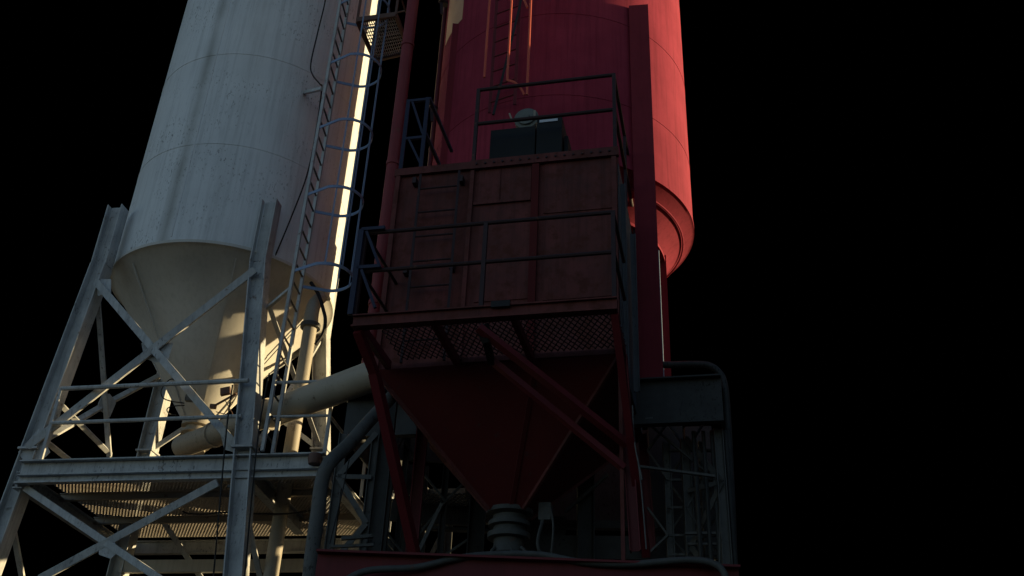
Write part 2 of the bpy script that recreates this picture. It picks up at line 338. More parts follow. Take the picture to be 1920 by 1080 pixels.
# ================================================================== WHITE DECK
deck = thing('service_platform', (WC.x, 13.0, DZ), 'grey white steel platform with grating floor and pipe rails under the white silo', 'platform')
P_FL = pz(45, 867, DZ); P_FR = pz(455, 855, DZ); P_RX = pz(612, 852, DZ)
q = pz(228, 1040, zu); P_BL = V((q.x, q.y, DZ)); q = pz(598, 1036, zu); P_BR = V((q.x, q.y, DZ))
uwe = (P_RX-P_FL).normalized(); P_RX = P_FL+uwe*(P_RX-P_FL).length; P_BRX = P_BR+uwe*1.15
vv = V((-uwe.y, uwe.x, 0))
def channel(p, q, nm='edge_beam', m='frame', out=None):
    b = MB(); d = (q-p).normalized(); n = V((d.y, -d.x, 0)) if out is None else out
    b.box(p-V((0, 0, .33)), q-p, -n*.02, V((0, 0, .33)))
    b.box(p-V((0, 0, .02))+n*.003, q-p, n*.10, V((0, 0, .02)))
    b.box(p-V((0, 0, .18))+n*.003, q-p, n*.012, V((0, 0, .157)))
    b.box(p-V((0, 0, .215))+n*.003, q-p, n*.075, V((0, 0, .02)))
    b.box(p-V((0, 0, .33))+n*.003, q-p, n*.09, V((0, 0, .022)))
    return b.build(nm, MT[m], deck)
channel(P_FL, P_RX); 
b = MB(); b.hbeam(P_FL-V((0, 0, .25)), P_BL-V((0, 0, .25)), .22, .14, V((0, 0, 1)), t=.015); b.build('side_beam', MT['frame'], deck)
b = MB(); b.hbeam(P_RX-V((0, 0, .2)), P_BRX-V((0, 0, .2)), .2, .1, V((0, 0, 1)), t=.015); b.build('side_beam', MT['frame'], deck)
b = MB(); b.hbeam(P_BL-V((0, 0, .22)), P_BRX-V((0, 0, .22)), .2, .12, V((0, 0, 1)), t=.015); b.build('back_beam', MT['frame'], deck)
b = MB(); b.hbeam(P_FR+V((.1, .15, -.2)), pz(562, 1000, zu)+V((0, 0, .1)), .22, .14, V((0, 0, 1)), t=.015); b.build('cross_beam', MT['frame'], deck)
for f in (.33, .66):
    b = MB(); b.hbeam(P_FL.lerp(P_BL, f)-V((0, 0, .12)), P_RX.lerp(P_BRX, f)-V((0, 0, .12)), .1, .07, V((0, 0, 1)), t=.01); b.build('joist', MT['grate'], deck)
# expanded-metal floor: two families of slanted strands inside the deck outline
def grating(o, ex, ey, sp, wd_, th, name, m, parent, hole=None):
    b = MB(); lx, ly = ex.length, ey.length; x, y = ex.normalized(), ey.normalized()
    k = .5
    for sgn in (1, -1):
        n = int((lx+ly*k)/sp)+2
        for i in range(-int(ly*k/sp)-2, n):
            a0 = i*sp if sgn > 0 else i*sp+0
            # strand x = a0 + sgn*k*yy
            ts = sorted([(0-a0)/(sgn*k), (lx-a0)/(sgn*k)]); t0, t1 = max(0, ts[0]), min(ly, ts[1])
            if sgn < 0:
                ts = sorted([(a0-0)/k, (a0-lx)/k]); t0, t1 = max(0, ts[0]), min(ly, ts[1])
            if t1-t0 < .05: continue
            p = o+x*(a0+sgn*k*t0)+y*t0; q = o+x*(a0+sgn*k*t1)+y*t1
            b.bar(p+V((0, 0, sgn*.0015)), q+V((0, 0, sgn*.0015)), wd_, th)
    return b.build(name, m, parent)
grating(P_FL+V((.03, .03, -.03)), (P_RX-P_FL)*.995, (P_BL-P_FL), .055, .024, .007, 'grating', MT['grate'], deck)
# rails
def rail_run(pts, h, parent, m, r=.022, posts=None, mid=True):
    b = MB(); b.tube([p+V((0, 0, h)) for p in pts], r, 8)
    if mid: b.tube([p+V((0, 0, h*.52)) for p in pts], r*.9, 8)
    b.build('handrail', m, parent)
    for p in (posts or pts):
        b = MB(); b.bar(p, p+V((0, 0, h+.01)), .045); b.build('post', m, parent)
rail_run([P_FL+uwe*.25, P_FR-uwe*.12], 1.12, deck, MT['frame'], .034, posts=[P_FL+uwe*.25])
rail_run([P_FR+uwe*.3, P_RX-uwe*.03], 1.07, deck, MT['frame'], .024, posts=[P_FR+uwe*.42, P_RX-uwe*.03])
rail_run([P_RX-uwe*.03, P_BRX], 1.07, deck, MT['frame'], .024, posts=[P_RX.lerp(P_BRX, .5), P_BRX])
b = MB(); q = P_RX+V((-.12, -.1, -.1)); b.lathe((q.x, q.y), [(.0, q.z+.06), (.08, q.z+.06), (.1, q.z), (.08, q.z-.08), (0, q.z-.08)], 14); b.build('lug', MT['rust'], deck)
# ================================================================== CAGED LADDER
def caged_ladder(A, z0, z1, ax, out, wid, name, label, cat, m, mc, hz, hoop_r=.40, reach=.85, rung=.3, strap_n=5, cage_z0=None, st=.045, rw=.016):
    t = thing(name, (A.x, A.y, z0), label, cat)
    B = A+ax*wid
    for p in (A, B):
        b = MB(); b.bar(V((p.x, p.y, z0)), V((p.x, p.y, z1)), st, .05, side=out); b.build('stile', m, t)
    z = z0+.25; b = MB()
    while z < z1:
        b.tube([V((A.x, A.y, z)), V((B.x, B.y, z))], rw, 6); z += rung
    b.build('rung', mc[1], t)
    C = (A+B)/2
    def hp(z):
        pts = [V((A.x, A.y, z))]
        for k in range(-9, 10):
            th = rad(k*11.0); pts.append(C+out*(reach-hoop_r+hoop_r*math.cos(th))+ax*(hoop_r*math.sin(th))+V((0, 0, z)) if True else None)
        pts.append(V((B.x, B.y, z))); return pts
    for z in hz:
        b = MB(); P = hp(z)
        for p, q in zip(P, P[1:]):
            d = (q-p).normalized(); b.bar(p-d*.004, q+d*.004, .012, .05, side=V((d.y, -d.x, 0)))
        b.build('hoop', mc[0], t)
    zc = cage_z0 or hz[0]
    for k in range(strap_n):
        th = rad(-80+160*k/(strap_n-1)); o = C+out*(reach-hoop_r+(hoop_r-.012)*math.cos(th))+ax*((hoop_r-.012)*math.sin(th))
        b = MB(); b.bar(V((o.x, o.y, zc)), V((o.x, o.y, z1)), .024, .008, side=(ax*math.cos(th)-out*math.sin(th))); b.build('cage_strap', mc[0], t)
    return t, C
LA = ph(551, 505, 13.0); LA.z = 0
hz = [ph(551, 508, 13.0).z, ph(575, 365, 13.0).z, ph(597, 240, 13.0).z, ph(620, 119, 13.0).z]
hz += [hz[-1]+(hz[3]-hz[2]), hz[-1]+2*(hz[3]-hz[2])]
lad, LC = caged_ladder(LA, DZ, 17.5, vw, uw, .45, 'caged_ladder', 'tall caged ladder with round hoops rising up the right side of the white silo', 'ladder', MT['frame'], (MT['galv'], MT['grey']), hz)
b = MB(); b.bar(ph(604, 166, 13.02), ph(571, 174, 13.97), .055); b.build('standoff', MT['frame'], lad)
for z in (hz[0]-.3,):
    b = MB(); p = V((LA.x, LA.y, z)); d = (WC-p); d.z = 0; L_ = d.length-WR; b.bar(p, p+d.normalized()*(L_+.02), .05); b.build('standoff', MT['frame'], lad)
# cable down the shell
b = MB(); b.tube(smooth([ph(*t) for t in ((612, -40, 13.5), (610, 0, 13.5), (596, 60, 13.5), (583, 118, 13.5), (586, 140, 13.45), (600, 158, 13.3), (603, 168, 13.3), (592, 250, 13.45), (575, 330, 13.6), (545, 410, 13.8), (515, 482, 14.0))]), .013, 6)
tag(b.build('power_cable', MT['black']), 'long black cable hanging down the white silo shell just left of the caged ladder', 'cable')
b = MB(); b.tube(smooth([ph(*t) for t in ((583, 530, 14.2), (597, 552, 14.1), (606, 580, 14.0), (610, 600, 14.0), (606, 625, 14.0), (592, 646, 14.0))]), .03, 8)
tag(b.build('hose', MT['black']), 'black hose looping beside the vertical fill pipe under the white silo', 'hose')
for i, (pts, lb) in enumerate((((( 436, 722, 13.0), (426, 794, 13.0), (416, 900, 13.0), (399, 1095, 13.0)), 'thin black rope hanging down the left face of the front right leg'),
        (((505, 700, 12.9), (493, 760, 12.9), (480, 850, 12.5), (457, 1095, 12.5)), 'thin black rope hanging just right of the front right leg'))):
    b = MB(); b.tube(smooth([ph(*t) for t in pts]), .011, 6); tag(b.build('rope', MT['black']), lb, 'rope')
b = MB(); b.tube(smooth([ph(*t) for t in ((342, 958, 14.6), (350, 962, 14.6), (380, 964, 14.5), (418, 961, 14.3), (470, 963, 14.2), (540, 963, 14.0), (585, 956, 13.8))]), .011, 6)
tag(b.build('slack_cable', MT['black']), 'slack black cable slung under the grating of the service platform', 'cable')
# vertical fill pipe
hp_ = 14.2
fp_ = thing('fill_pipe', ph(583, 850, hp_), 'vertical cream pipe with a round flange behind the platform ladder', 'pipe')
pt = ph(582, 612, hp_); foot = V((pt.x, pt.y, 0))
b = MB(); b.tube([foot, V((pt.x, pt.y, DZ)), pt], .105, 20); b.tube(smooth([pt, ph(584, 590, hp_), ph(590, 570, hp_+.1), ph(602, 558, hp_+.3)]), .12, 18, r2=.10); b.build('pipe', MT['tube'], fp_)
b = MB(); b.lathe((pt.x, pt.y), [(.1, pt.z-.035), (.155, pt.z-.035), (.155, pt.z-.005), (.1, pt.z-.005)], 24); b.lathe((pt.x, pt.y), [(.1, pt.z+.003), (.155, pt.z+.003), (.155, pt.z+.035), (.1, pt.z+.035)], 24); b.build('flange', MT['grey'], fp_)
# inclined conveyor tube
A = ph(340, 838, 15.6); B = ph(720, 697, 11.9)
cv = thing('screw_conveyor', A, 'fat cream screw conveyor tube rising right from below the white cone', 'conveyor')
mid = A.lerp(B, .48)
b = MB(); b.tube([A, mid], .175, 28); b.tube([mid, B], .205, 28); b.build('tube', MT['tube'], cv)
b = MB(); d = (B-A).normalized()
for c_ in (A.lerp(B, .19), mid): b.tube([c_-d*.025, c_+d*.025], .235 if c_ is mid else .20, 28)
b.build('flange', MT['tube'], cv)
# catwalk between the silos at the top
cwz = 14.2
cw = thing('high_catwalk', pz(720, 70, cwz), 'rusty grating catwalk high between the white silo and the red pipe', 'catwalk')
c0, c1, c2, c3 = pz(670, 38, cwz), pz(742, 28, cwz), pz(768, 97, cwz), pz(702, 112, cwz)
for p, q in ((c0, c1), (c1, c2), (c2, c3), (c3, c0)):
    b = MB(); b.bar(p, q, .05, .1); b.build('edge_beam', MT['rust'], cw)
b = MB()
for k in range(1, 18): b.bar(c0.lerp(c1, k/18), c3.lerp(c2, k/18), .012, .014)
for k in range(1, 12): b.bar(c0.lerp(c3, k/12)+V((0, 0, .02)), c1.lerp(c2, k/12)+V((0, 0, .02)), .012, .014)
b.build('grating', MT['tube'], cw)
for (x0, y0, x1, y1) in ((742, 28, 725, -40), (768, 97, 750, -30), (702, 112, 712, -40), (670, 38, 690, -30)):
    b = MB(); p = pz(x0, y0, cwz); b.bar(p, p+V((0, 0, 1.1)), .04); b.build('post', MT['rust'], cw)
b = MB()
for h in (.55, 1.08): b.tube([c0+V((0, 0, h)), c1+V((0, 0, h)), c2+V((0, 0, h)), c3+V((0, 0, h))], .02, 8)
b.build('handrail', MT['rust'], cw)
# ================================================================== RED SILO
RA = rad(3.05); RD = 13.4; RR = RD*math.sin(rad(9.12)); RC = V((math.sin(RA)*RD, math.cos(RA)*RD, 0)); RZ = 1.6+.6487*RD
ur = V((math.cos(rad(13.2)), -math.sin(rad(13.2)), 0)); vr = V((math.sin(rad(13.2)), math.cos(rad(13.2)), 0))
rs = thing('red_silo', (RC.x, RC.y, 0), 'large round red silo with a shallow cone underside and sunlit right flank', 'silo')
prof = [(RR, RZ)]
for z in (11.45, 13.1, 16.5): prof += [(RR, z-.012), (RR+.006, z-.01), (RR+.006, z+.01), (RR, z+.012)]
prof += [(RR, 24)]
MB().lathe(RC, prof+[(.2, 25)], 144).build('shell', MT['red'], rs)
MB().lathe(RC, [(RR+.012, RZ+.03), (RR+.012, RZ-.02), (RR-.03, RZ-.03), (RR*.76, RZ-RR*.24*1.03), (RR*.76+.05, RZ-RR*.24*1.03-.01), (RR*.76+.05, RZ-RR*.24*1.03-.06), (RR*.75, RZ-RR*.25*1.03-.03), (.25, RZ-(RR-.25)*1.03), (.25, RZ-(RR-.25)*1.03-.35)], 144).build('cone', MT['red'], rs)
b = MB(); zr_ = RZ-RR*.08*1.03-.035; ring = [RC+V((RR*.92*math.cos(2*math.pi*k/72), RR*.92*math.sin(2*math.pi*k/72), zr_)) for k in range(73)]
b.tube(ring, .014, 8); b.build('stiffener_ring', MT['red'], rs)
b = MB()
for k in range(16):
    th = 2*math.pi*(k+.3)/16; d = V((math.cos(th), math.sin(th), 0)); b.bar(RC+d*(RR*.74)+V((0, 0, RZ-RR*.26*1.03-.0)), RC+d*.3+V((0, 0, RZ-(RR-.3)*1.03)), .012, .012)
b.build('weld_seam', MT['red'], rs)
GZ = ph(1240, 716, 11.6).z
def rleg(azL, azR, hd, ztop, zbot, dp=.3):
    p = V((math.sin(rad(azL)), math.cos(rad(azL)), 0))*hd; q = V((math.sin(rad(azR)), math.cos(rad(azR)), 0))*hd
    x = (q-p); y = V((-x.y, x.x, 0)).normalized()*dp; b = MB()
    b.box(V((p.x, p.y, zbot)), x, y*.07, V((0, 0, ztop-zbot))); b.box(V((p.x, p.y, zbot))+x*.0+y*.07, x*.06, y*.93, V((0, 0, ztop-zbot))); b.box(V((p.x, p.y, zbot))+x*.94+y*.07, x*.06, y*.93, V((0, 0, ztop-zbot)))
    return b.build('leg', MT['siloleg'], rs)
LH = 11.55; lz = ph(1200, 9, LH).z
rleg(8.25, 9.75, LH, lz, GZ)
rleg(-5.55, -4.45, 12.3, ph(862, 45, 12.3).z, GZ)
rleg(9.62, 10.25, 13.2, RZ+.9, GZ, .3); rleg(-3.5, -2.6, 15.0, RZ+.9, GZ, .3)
b = MB(); p = ph(862, 40, 12.45); 
# tan patch laid on the shell above the left leg
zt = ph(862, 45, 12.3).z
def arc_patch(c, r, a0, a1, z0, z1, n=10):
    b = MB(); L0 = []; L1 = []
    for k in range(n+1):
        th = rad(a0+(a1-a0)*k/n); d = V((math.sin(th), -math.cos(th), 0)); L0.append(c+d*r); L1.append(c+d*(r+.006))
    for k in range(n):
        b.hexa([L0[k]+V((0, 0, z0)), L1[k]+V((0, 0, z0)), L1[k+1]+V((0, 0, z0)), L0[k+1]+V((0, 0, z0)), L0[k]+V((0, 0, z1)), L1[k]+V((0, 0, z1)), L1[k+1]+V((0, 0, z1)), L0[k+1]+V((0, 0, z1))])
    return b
arc_patch(RC, RR+.002, -74, -55, zt+.02, zt+3).build('tan_patch', MT['tan_paint'], rs)
b = MB()
for (x, y) in ((833, 12), (816, 210)):
    p = ph(x+8, y, 13.15); b.bar(p, p+V((-.16, -.1, .05)), .1, .05); b.bar(p+V((-.13, -.08, .02)), p+V((-.10, -.08, -.28)), .05, .03)
b.build('bracket', MT['rail'], rs)
b = MB(); p0 = RC+V((-RR-.02, -.2, 0)); b.tube([V((p0.x, p0.y, GZ)), V((p0.x, p0.y, 24))], .05, 10); b.build('drain_pipe', MT['redleg'], rs)
# ladder on red silo (unlit rails, cage straps catching the sun, their colour brightened for it)
rh = ph(955, 100, 10.9)
def onred(x, y, off=0.0):
    d = ray(x, y); o = V((0, 0)); dx = V((d.x, d.y)).normalized(); c2 = V((RC.x, RC.y)); R_ = RR+off
    bq = dx.dot(c2); disc = R_*R_-(c2.length_squared-bq*bq); return bq-math.sqrt(max(disc, 0))
hdA = onred(925, 150, .15); A_ = ph(922, 150, hdA); hdB = onred(985, 150, .15); B_ = ph(968, 120, hdB)
ax = (B_-A_); ax.z = 0; wd2 = ax.length; ax.normalize(); outv = V((ax.y, -ax.x, 0))
zb = ph(920, 212, hdA).z
A_.z = 0
t = thing('silo_ladder', (A_.x, A_.y, zb), 'dark red ladder on the front of the red silo with three sunlit orange cage straps', 'ladder')
for p in (A_, A_+ax*.42):
    b = MB(); b.bar(V((p.x, p.y, zb)), V((p.x, p.y, 18)), .05, .02); b.build('stile', MT['redleg'], t)
b = MB(); z = zb+.2
while z < 18: b.tube([V((A_.x, A_.y, z)), V((A_.x, A_.y, z))+ax*.42], .013, 6); z += .3
b.build('rung', MT['redleg'], t)
zc = ph(988, 160, 10.75).z
for (x, y, hd_) in ((988, 178, 10.50), (951, 150, 10.62), (908, 145, 10.9)):
    p = ph(x, y, hd_); b = MB(); b.tube([p, V((p.x, p.y, 18))], .017, 8); b.build('cage_strap', MT['strap'], t)
b = MB(); b.tube(smooth([ph(951, 150, 10.62), ph(966, 155, 10.5), ph(978, 168, 10.5), ph(983, 178, 10.5)]), .016, 6); b.tube(smooth([ph(975, -20, 10.5), ph(983, 0, 10.5), ph(989, 14, 10.5)]), .016, 6); b.build('cage_hoop', MT['strap'], t)
b = MB(); b.tube([ph(988, -60, 11.15), ph(975, 10, 11.15), ph(925, 215, 11.1)], .02, 6)
tag(b.build('slanted_cable', MT['black']), 'dark cable slanting down behind the cage straps of the red silo ladder', 'cable')
# tall red riser pipe
p = ph(743, 260, 12.2); rp = thing('riser_pipe', (p.x, p.y, GZ), 'tall slim dark red pipe rising between the white silo and the red bin', 'pipe')
b = MB(); b.tube([V((p.x, p.y, GZ+.03)), V((p.x, p.y, 22))], .095, 18); b.build('pipe', MT['redpipe'], rp)
b = MB(); b.lathe((p.x, p.y), [(.09, GZ), (.16, GZ), (.16, GZ+.03), (.09, GZ+.03)], 20)
for z in (8.2, 10.6, 13.0): b.lathe((p.x, p.y), [(.09, z), (.108, z), (.108, z+.06), (.09, z+.06)], 20)
b.build('collar', MT['redpipe'], rp)
# ================================================================== RED BIN
B0 = V((1.23, 9.85, 0)); HZ = 6.5
def bf(x, y, t_=0.0): return pp(x, y, B0+vr*t_, vr)
def bs(p): return (p-B0).dot(ur)
SL = -2.86; SM = bs(bf(888, 300)); BD = 2.4
zR = bf(1163, 287).z; zL = bf(820, 316).z
bin_ = thing('red_bin', (B0+ur*SL/2+vr*1.2), 'boxy dusty red bin with rusty panels and a square hopper underneath', 'bin')
def R(s, t_, z): return B0+ur*s+vr*t_+V((0, 0, z))
b = MB(); b.box(R(SL, 0, HZ), ur*(SM-SL), vr*BD, V((0, 0, zL-HZ))); b.box(R(SM+.001, -.06, HZ), ur*(-SM-.001), vr*(BD+.06), V((0, 0, zR-HZ))); b.build('body', MT['box'], bin_)
b = MB(); b.box(R(.002, .02, HZ), ur*.012, vr*(BD-.06), V((0, 0, zR-HZ-.15))); b.build('side_sheet', MT['side'], bin_)
# ribs and seams
s1 = bs(bf(1007, 400)); zs = bf(945, 383).z
def rib(s0, s1_, z0, z1, dp=.07, m='box', t0=-.06, name='rib'):
    b = MB(); b.box(R(s0, t0-dp, z0), ur*(s1_-s0), vr*(dp-.003), V((0, 0, z1-z0))); return b.build(name, MT[m], bin_)
rib(s1-.06, s1+.03, HZ+.02, zR-.12, .05, 'hop'); rib(SM, SM+.05, HZ+.02, zR-.12, .04)
rib(SM-.01, .03, zR-.11, zR+.02, .06); rib(SL-.02, SM, zL-.09, zL+.02, .05, t0=0)
rib(SL, SL+.06, HZ+.02, zL-.1, .05, t0=0); rib(-.06, .0, HZ+.02, zR-.12, .05)
rib(SM+.06, s1-.07, zs-.03, zs+.01, .03); rib(-.02, .02, 4.0, HZ+.02, .04, name='corner_post')
sv = bs(bf(942, 330)); rib(sv-.01, sv+.01, zs+.02, zR-.13, .012)
# panels slightly proud
for (x0, y0, x1, y1) in ((1022, 300, 1148, 390), (1022, 410, 1148, 555), (900, 310, 995, 372), (900, 400, 995, 560)):
    p, q = bf(x0, y0, -.06), bf(x1, y1, -.06); rib(bs(p), bs(q), q.z, p.z, .012, name='panel')
for k in range(16):
    b = MB(); p = R(SM+.08+(-SM-.16)*k/15, -.12, zR-.045); b.tube([p, p-vr*.018], .014, 6); b.build('bolt', MT['rail'], bin_)
for (x, y) in ((777, 352), (864, 349), (760, 520), (846, 512)):
    b = MB(); p = bf(x, y); b.box(p-vr*.11, ur*.05, vr*.105, V((0, 0, .09))); b.build('ladder_clip', MT['rail'], bin_)
# hopper
HC = V((.09, 11.2, 5.08)); hw = .2
top = [R(SL, 0, HZ-.004), R(0, -.06, HZ-.004), R(0, BD, HZ-.004), R(SL, BD, HZ-.004)]
bot = [HC-ur*hw-vr*hw, HC+ur*hw-vr*hw, HC+ur*hw+vr*hw, HC-ur*hw+vr*hw]
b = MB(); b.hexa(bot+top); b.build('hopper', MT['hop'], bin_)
b = MB()
for p, q in zip(bot, top): b.bar(p, q, .035, .05)
b.build('hopper_edge', MT['box'], bin_)
b = MB(); mt_ = (top[0]+top[1])/2+ur*.5; b.bar(mt_-vr*.02, (bot[0]+bot[1])/2-vr*.02+ur*.06, .05, .03); b.build('rib', MT['hop'], bin_)
b = MB(); b.lathe(HC, [(.0, 5.12), (.27, 5.12), (.27, 5.07), (.19, 5.05), (.19, 4.99), (.24, 4.98), (.24, 4.93), (.18, 4.92), (.185, 4.86), (.245, 4.85), (.245, 4.79), (.17, 4.78), (.17, 4.72), (.19, 4.62), (.18, 4.61), (.15, 4.7), (0, 4.72)], 32); b.build('outlet_collar', MT['valve'], bin_)
b = MB()
for sx, zz, cu in ((-.17, 4.38, -.05), (.02, 4.30, .05), (.16, 4.42, .07)):
    b.tube(smooth([HC+ur*sx*.9+V((0, -.14, -.42)), HC+ur*(sx+cu*.5)+V((0, -.2, -.5)), HC+ur*(sx+cu)*.8+V((0, -.2, zz-HC.z))]), .02, 6)
b.build('torn_strip', MT['valve'], bin_)
b = MB(); q = HC+ur*.33+V((0, -.1, -.1)); b.box(q, ur*.14, vr*.14, V((0, 0, .2))); b.tube(smooth([q+V((.05, 0, 0)), q+V((.0, -.05, -.3)), q+V((.12, 0, -.5))]), .02, 6); b.tube(smooth([q+V((.12, 0, .2)), q+V((.17, -.05, -.1)), q+V((.14, 0, -.55))]), .014, 6); b.build('actuator', MT['valve'], bin_)
# ladder on the left face of the bin
l0, l1 = bf(768, 578), bf(846, 568); lt = bf(775, 338).z
bl = thing('bin_ladder', l0, 'thin dark ladder fixed flat on the left panel of the red bin', 'ladder')
for p in (l0, l1):
    b = MB(); b.bar(V((p.x, p.y, HZ+.02))-vr*.1, V((p.x, p.y, lt))-vr*.1, .03, .03); b.build('stile', MT['rail'], bl)
b = MB(); z = HZ+.3
while z < lt: b.tube([V((l0.x, l0.y, z))-vr*.1, V((l1.x, l1.y, z))-vr*.1], .012, 6); z += .36
b.build('rung', MT['rail'], bl)
# walkway platform in front of the bin
TE = -1.15
def pf(x, y): return pp(x, y, B0+vr*TE, vr)
wz = pf(905, 575).z
wk = thing('front_walkway', R(SL/2, TE, wz), 'narrow grating walkway with dark pipe rails along the front of the red bin', 'walkway')
sa, sb = bs(pf(662, 600)), bs(pf(1157, 570))
b = MB(); b.box(R(sa, TE, wz-.15), ur*(sb-sa), vr*.07, V((0, 0, .15))); b.box(R(sa, TE-.045, wz-.15), ur*(sb-sa), vr*.042, V((0, 0, .02))); b.box(R(sa, TE-.035, wz-.018), ur*(sb-sa), vr*.032, V((0, 0, .016))); b.build('edge_beam', MT['box'], wk)
for s__ in (sa+.05, SM, s1, sb-.06):
    b = MB(); b.bar(R(s__, TE+.07, wz-.08), R(s__, -.075, wz-.08), .06, .1); b.build('joist', MT['redleg'], wk)
grating(R(sa+.2, TE+.08, wz-.02), ur*(sb-sa-.22), vr*(-TE-.16), .07, .011, .007, 'grating', MT['rail'], wk)
def wrail(parent, s0, s1_, t_, z0, h, posts, m='rail', r=.024):
    b = MB()
    for k in (1, .53): b.tube([R(s0, t_, z0+h*k), R(s1_, t_, z0+h*k)], r, 8)
    b.build('handrail', MT[m], parent)
    for s__ in posts: b = MB(); b.bar(R(s__, t_, z0), R(s__, t_, z0+h+.01), .045, .045, side=ur); b.build('post', MT[m], parent)
zt_ = (pf(905, 416).z-wz)
wrail(wk, bs(pf(684, 436)), sb-.03, TE+.03, wz, zt_, [bs(pf(684, 436)), bs(pf(909, 440)), sb-.03])
sL_ = bs(pf(684, 436)); x1_ = bs(pf(722, 436))
wf = thing('side_gate', R(sL_, TE, wz), 'small navy blue braced frame at the left end of the front walkway', 'gate')
b = MB(); b.bar(R(sL_-.03, TE-.02, wz+.002), R(sL_-.03, TE-.02, wz+zt_+.02), .06, .04, side=ur); b.build('post', MT['navy'], wf)
for k in (1, .53):
    b = MB(); b.bar(R(sL_-.03, TE-.02, wz+zt_*k+.02), R(x1_, TE-.02, wz+zt_*k+.02), .04); b.build('rail', MT['navy'], wf)
    b = MB(); b.bar(R(sL_+.03, TE-.02, wz+zt_*k-.01), R(x1_, TE-.02, wz+zt_*(k-.47)), .03); b.build('diagonal', MT['navy'], wf)
b = MB()
for k in (1, .53): b.tube([R(sL_, TE+.03, wz+zt_*k), R(sL_, .0, wz+zt_*k)], .02, 8)
b.build('handrail', MT['rail'], wk)
for (k, s__) in ((0, sb-.03),):
    b = MB()
    for kk in (1, .53): b.tube([R(s__, TE+.03, wz+zt_*kk), R(s__, -.1, wz+zt_*kk)], .02, 8)
    b.build('handrail', MT['rail'], wk)
b = MB(); b.box(pf(922, 580)-V((0, 0, 0))-vr*.02, ur*.2, -vr*.03, V((0, 0, .07))); b.build('name_plate', MT['black'], wk)
# roof rails of the bin
rr = thing('roof_railing', R(SM/2, 0, zR), 'dark two bar railing round the roof of the red bin', 'railing')
hr = bf(1158, 143).z-zR-.02
wrail(rr, SM+.01, -.02, -.03, zR+.025, hr, [SM+.01, -.02], r=.026)
b = MB()
for k in (1, .53): b.tube([R(-.02, -.03, zR+hr*k), R(-.02, BD-.05, zR+hr*k)], .024, 8)
b.build('handrail', MT['rail'], rr)
for t_ in (BD*.5, BD-.05): b = MB(); b.bar(R(-.02, t_, zR+.01), R(-.02, t_, zR+hr), .04); b.build('post', MT['rail'], rr)
# small side railing at the left end of roof
sr = thing('side_railing', R(SL, 0, zL), 'small braced railing frame on the left corner of the bin roof beside the riser pipe', 'railing')
s2 = bs(bf(752, 300)); s3 = bs(bf(792, 300)); h2 = bf(797, 183).z-zL
for s__ in (s2, s3-.02): b = MB(); b.bar(R(s__, .02, zL+.02), R(s__, .02, zL+h2), .05); b.build('post', MT['navy'], sr)
b = MB()
for k in (1, .47): b.bar(R(s2, .02, zL+h2*k-.02), R(s3, .02, zL+h2*k-.02), .04)
b.bar(R(s2+.06, .02, zL+h2-.04), R(s3-.04, .02, zL+h2*.5), .03); b.bar(R(s2+.06, .02, zL+h2*.46), R(s3, .02, zL+.06), .03)
for k in (1, .5): b.bar(R(s3, .02, zL+h2*k), R(s3, 1.2, zL+h2*k), .04)
b.build('handrail', MT['navy'], sr)
# fan unit on the roof
fu = thing('fan_unit', R(-1.2, .6, zR), 'black motor cabinets with a round grey fan and pale sticker on the bin roof', 'fan unit')
def fb(x, y): return pp(x, y, B0+vr*.25, vr)
p, q = fb(917, 300), fb(1004, 236); b = MB(); b.box(R(bs(p), .25, zR), ur*(bs(q)-bs(p)), vr*.6, V((0, 0, q.z-zR))); b.build('cabinet', MT['motor'], fu)
p, q = fb(1006, 300), fb(1055, 223); b = MB(); b.box(R(bs(p), .2, zR), ur*(bs(q)-bs(p)), vr*.7, V((0, 0, q.z-zR))); b.build('cabinet', MT['motor'], fu)
p, q = fb(1056, 300), fb(1064, 250); b = MB(); b.box(R(bs(p), .3, zR), ur*(bs(q)-bs(p)), vr*.3, V((0, 0, q.z-zR))); b.build('terminal_box', MT['motor'], fu)
p, q = fb(1013, 235), fb(1047, 227); b = MB(); b.box(R(bs(p), .19, p.z), ur*(bs(q)-bs(p)), vr*.008, V((0, 0, q.z-p.z))); b.build('sticker', MT['pale'], fu)
c_ = pp(990, 232, B0+vr*.55, vr); b = MB(); b.tube([c_-vr*.12, c_+vr*.12], .17, 28); b.tube([c_-vr*.15, c_-vr*.12], .12, 24); b.tube([c_-vr*.18, c_-vr*.15], .05, 16); b.build('fan_housing', MT['fan'], fu)
b = MB(); p = pp(1002, 222, B0+vr*.4, vr); b.bar(p, p+V((0, 0, .13)), .03); p = pp(960, 226, B0+vr*.4, vr); b.bar(p, p+V((-.04, 0, .12)), .02); b.build('lug', MT['tube'], fu)
# knee struts and braces
def strut(p, q, w, m, label, name='strut', group=None, h=None):
    b = MB(); b.hbeam(p, q, w, (h or w), V((1, 0, 0))) if w > .08 else b.bar(p, q, w); o = b.build(name, MT[m]); tag(o, label, 'strut', group); return o
GA = 'struts under the red bin walkway'
b = MB(); b.bar(R(sa+.05, TE+.05, wz-.16), ph(702, 700, 9.9), .09); b.bar(ph(702, 700, 9.9), ph(779, 1046, 10.9), .10); tag(b.build('strut', MT['redleg']), 'dark red strut leaning down right from the left end of the walkway', 'strut', GA)
b = MB(); b.bar(R(sb-.03, TE+.05, wz-.16), ph(1182, 820, 9.6), .075); b.bar(ph(1182, 820, 9.6), ph(1212, 1042, 10.5), .085); tag(b.build('strut', MT['redleg']), 'dark red strut running down from the right end of the walkway', 'strut', GA)
b = MB(); b.bar(ph(897, 614, 8.98), ph(1176, 834, 9.75), .10, .06); tag(b.build('diagonal_brace', MT['redleg']), 'upper of two red diagonal braces in front of the hopper', 'brace', 'diagonal braces in front of the hopper')
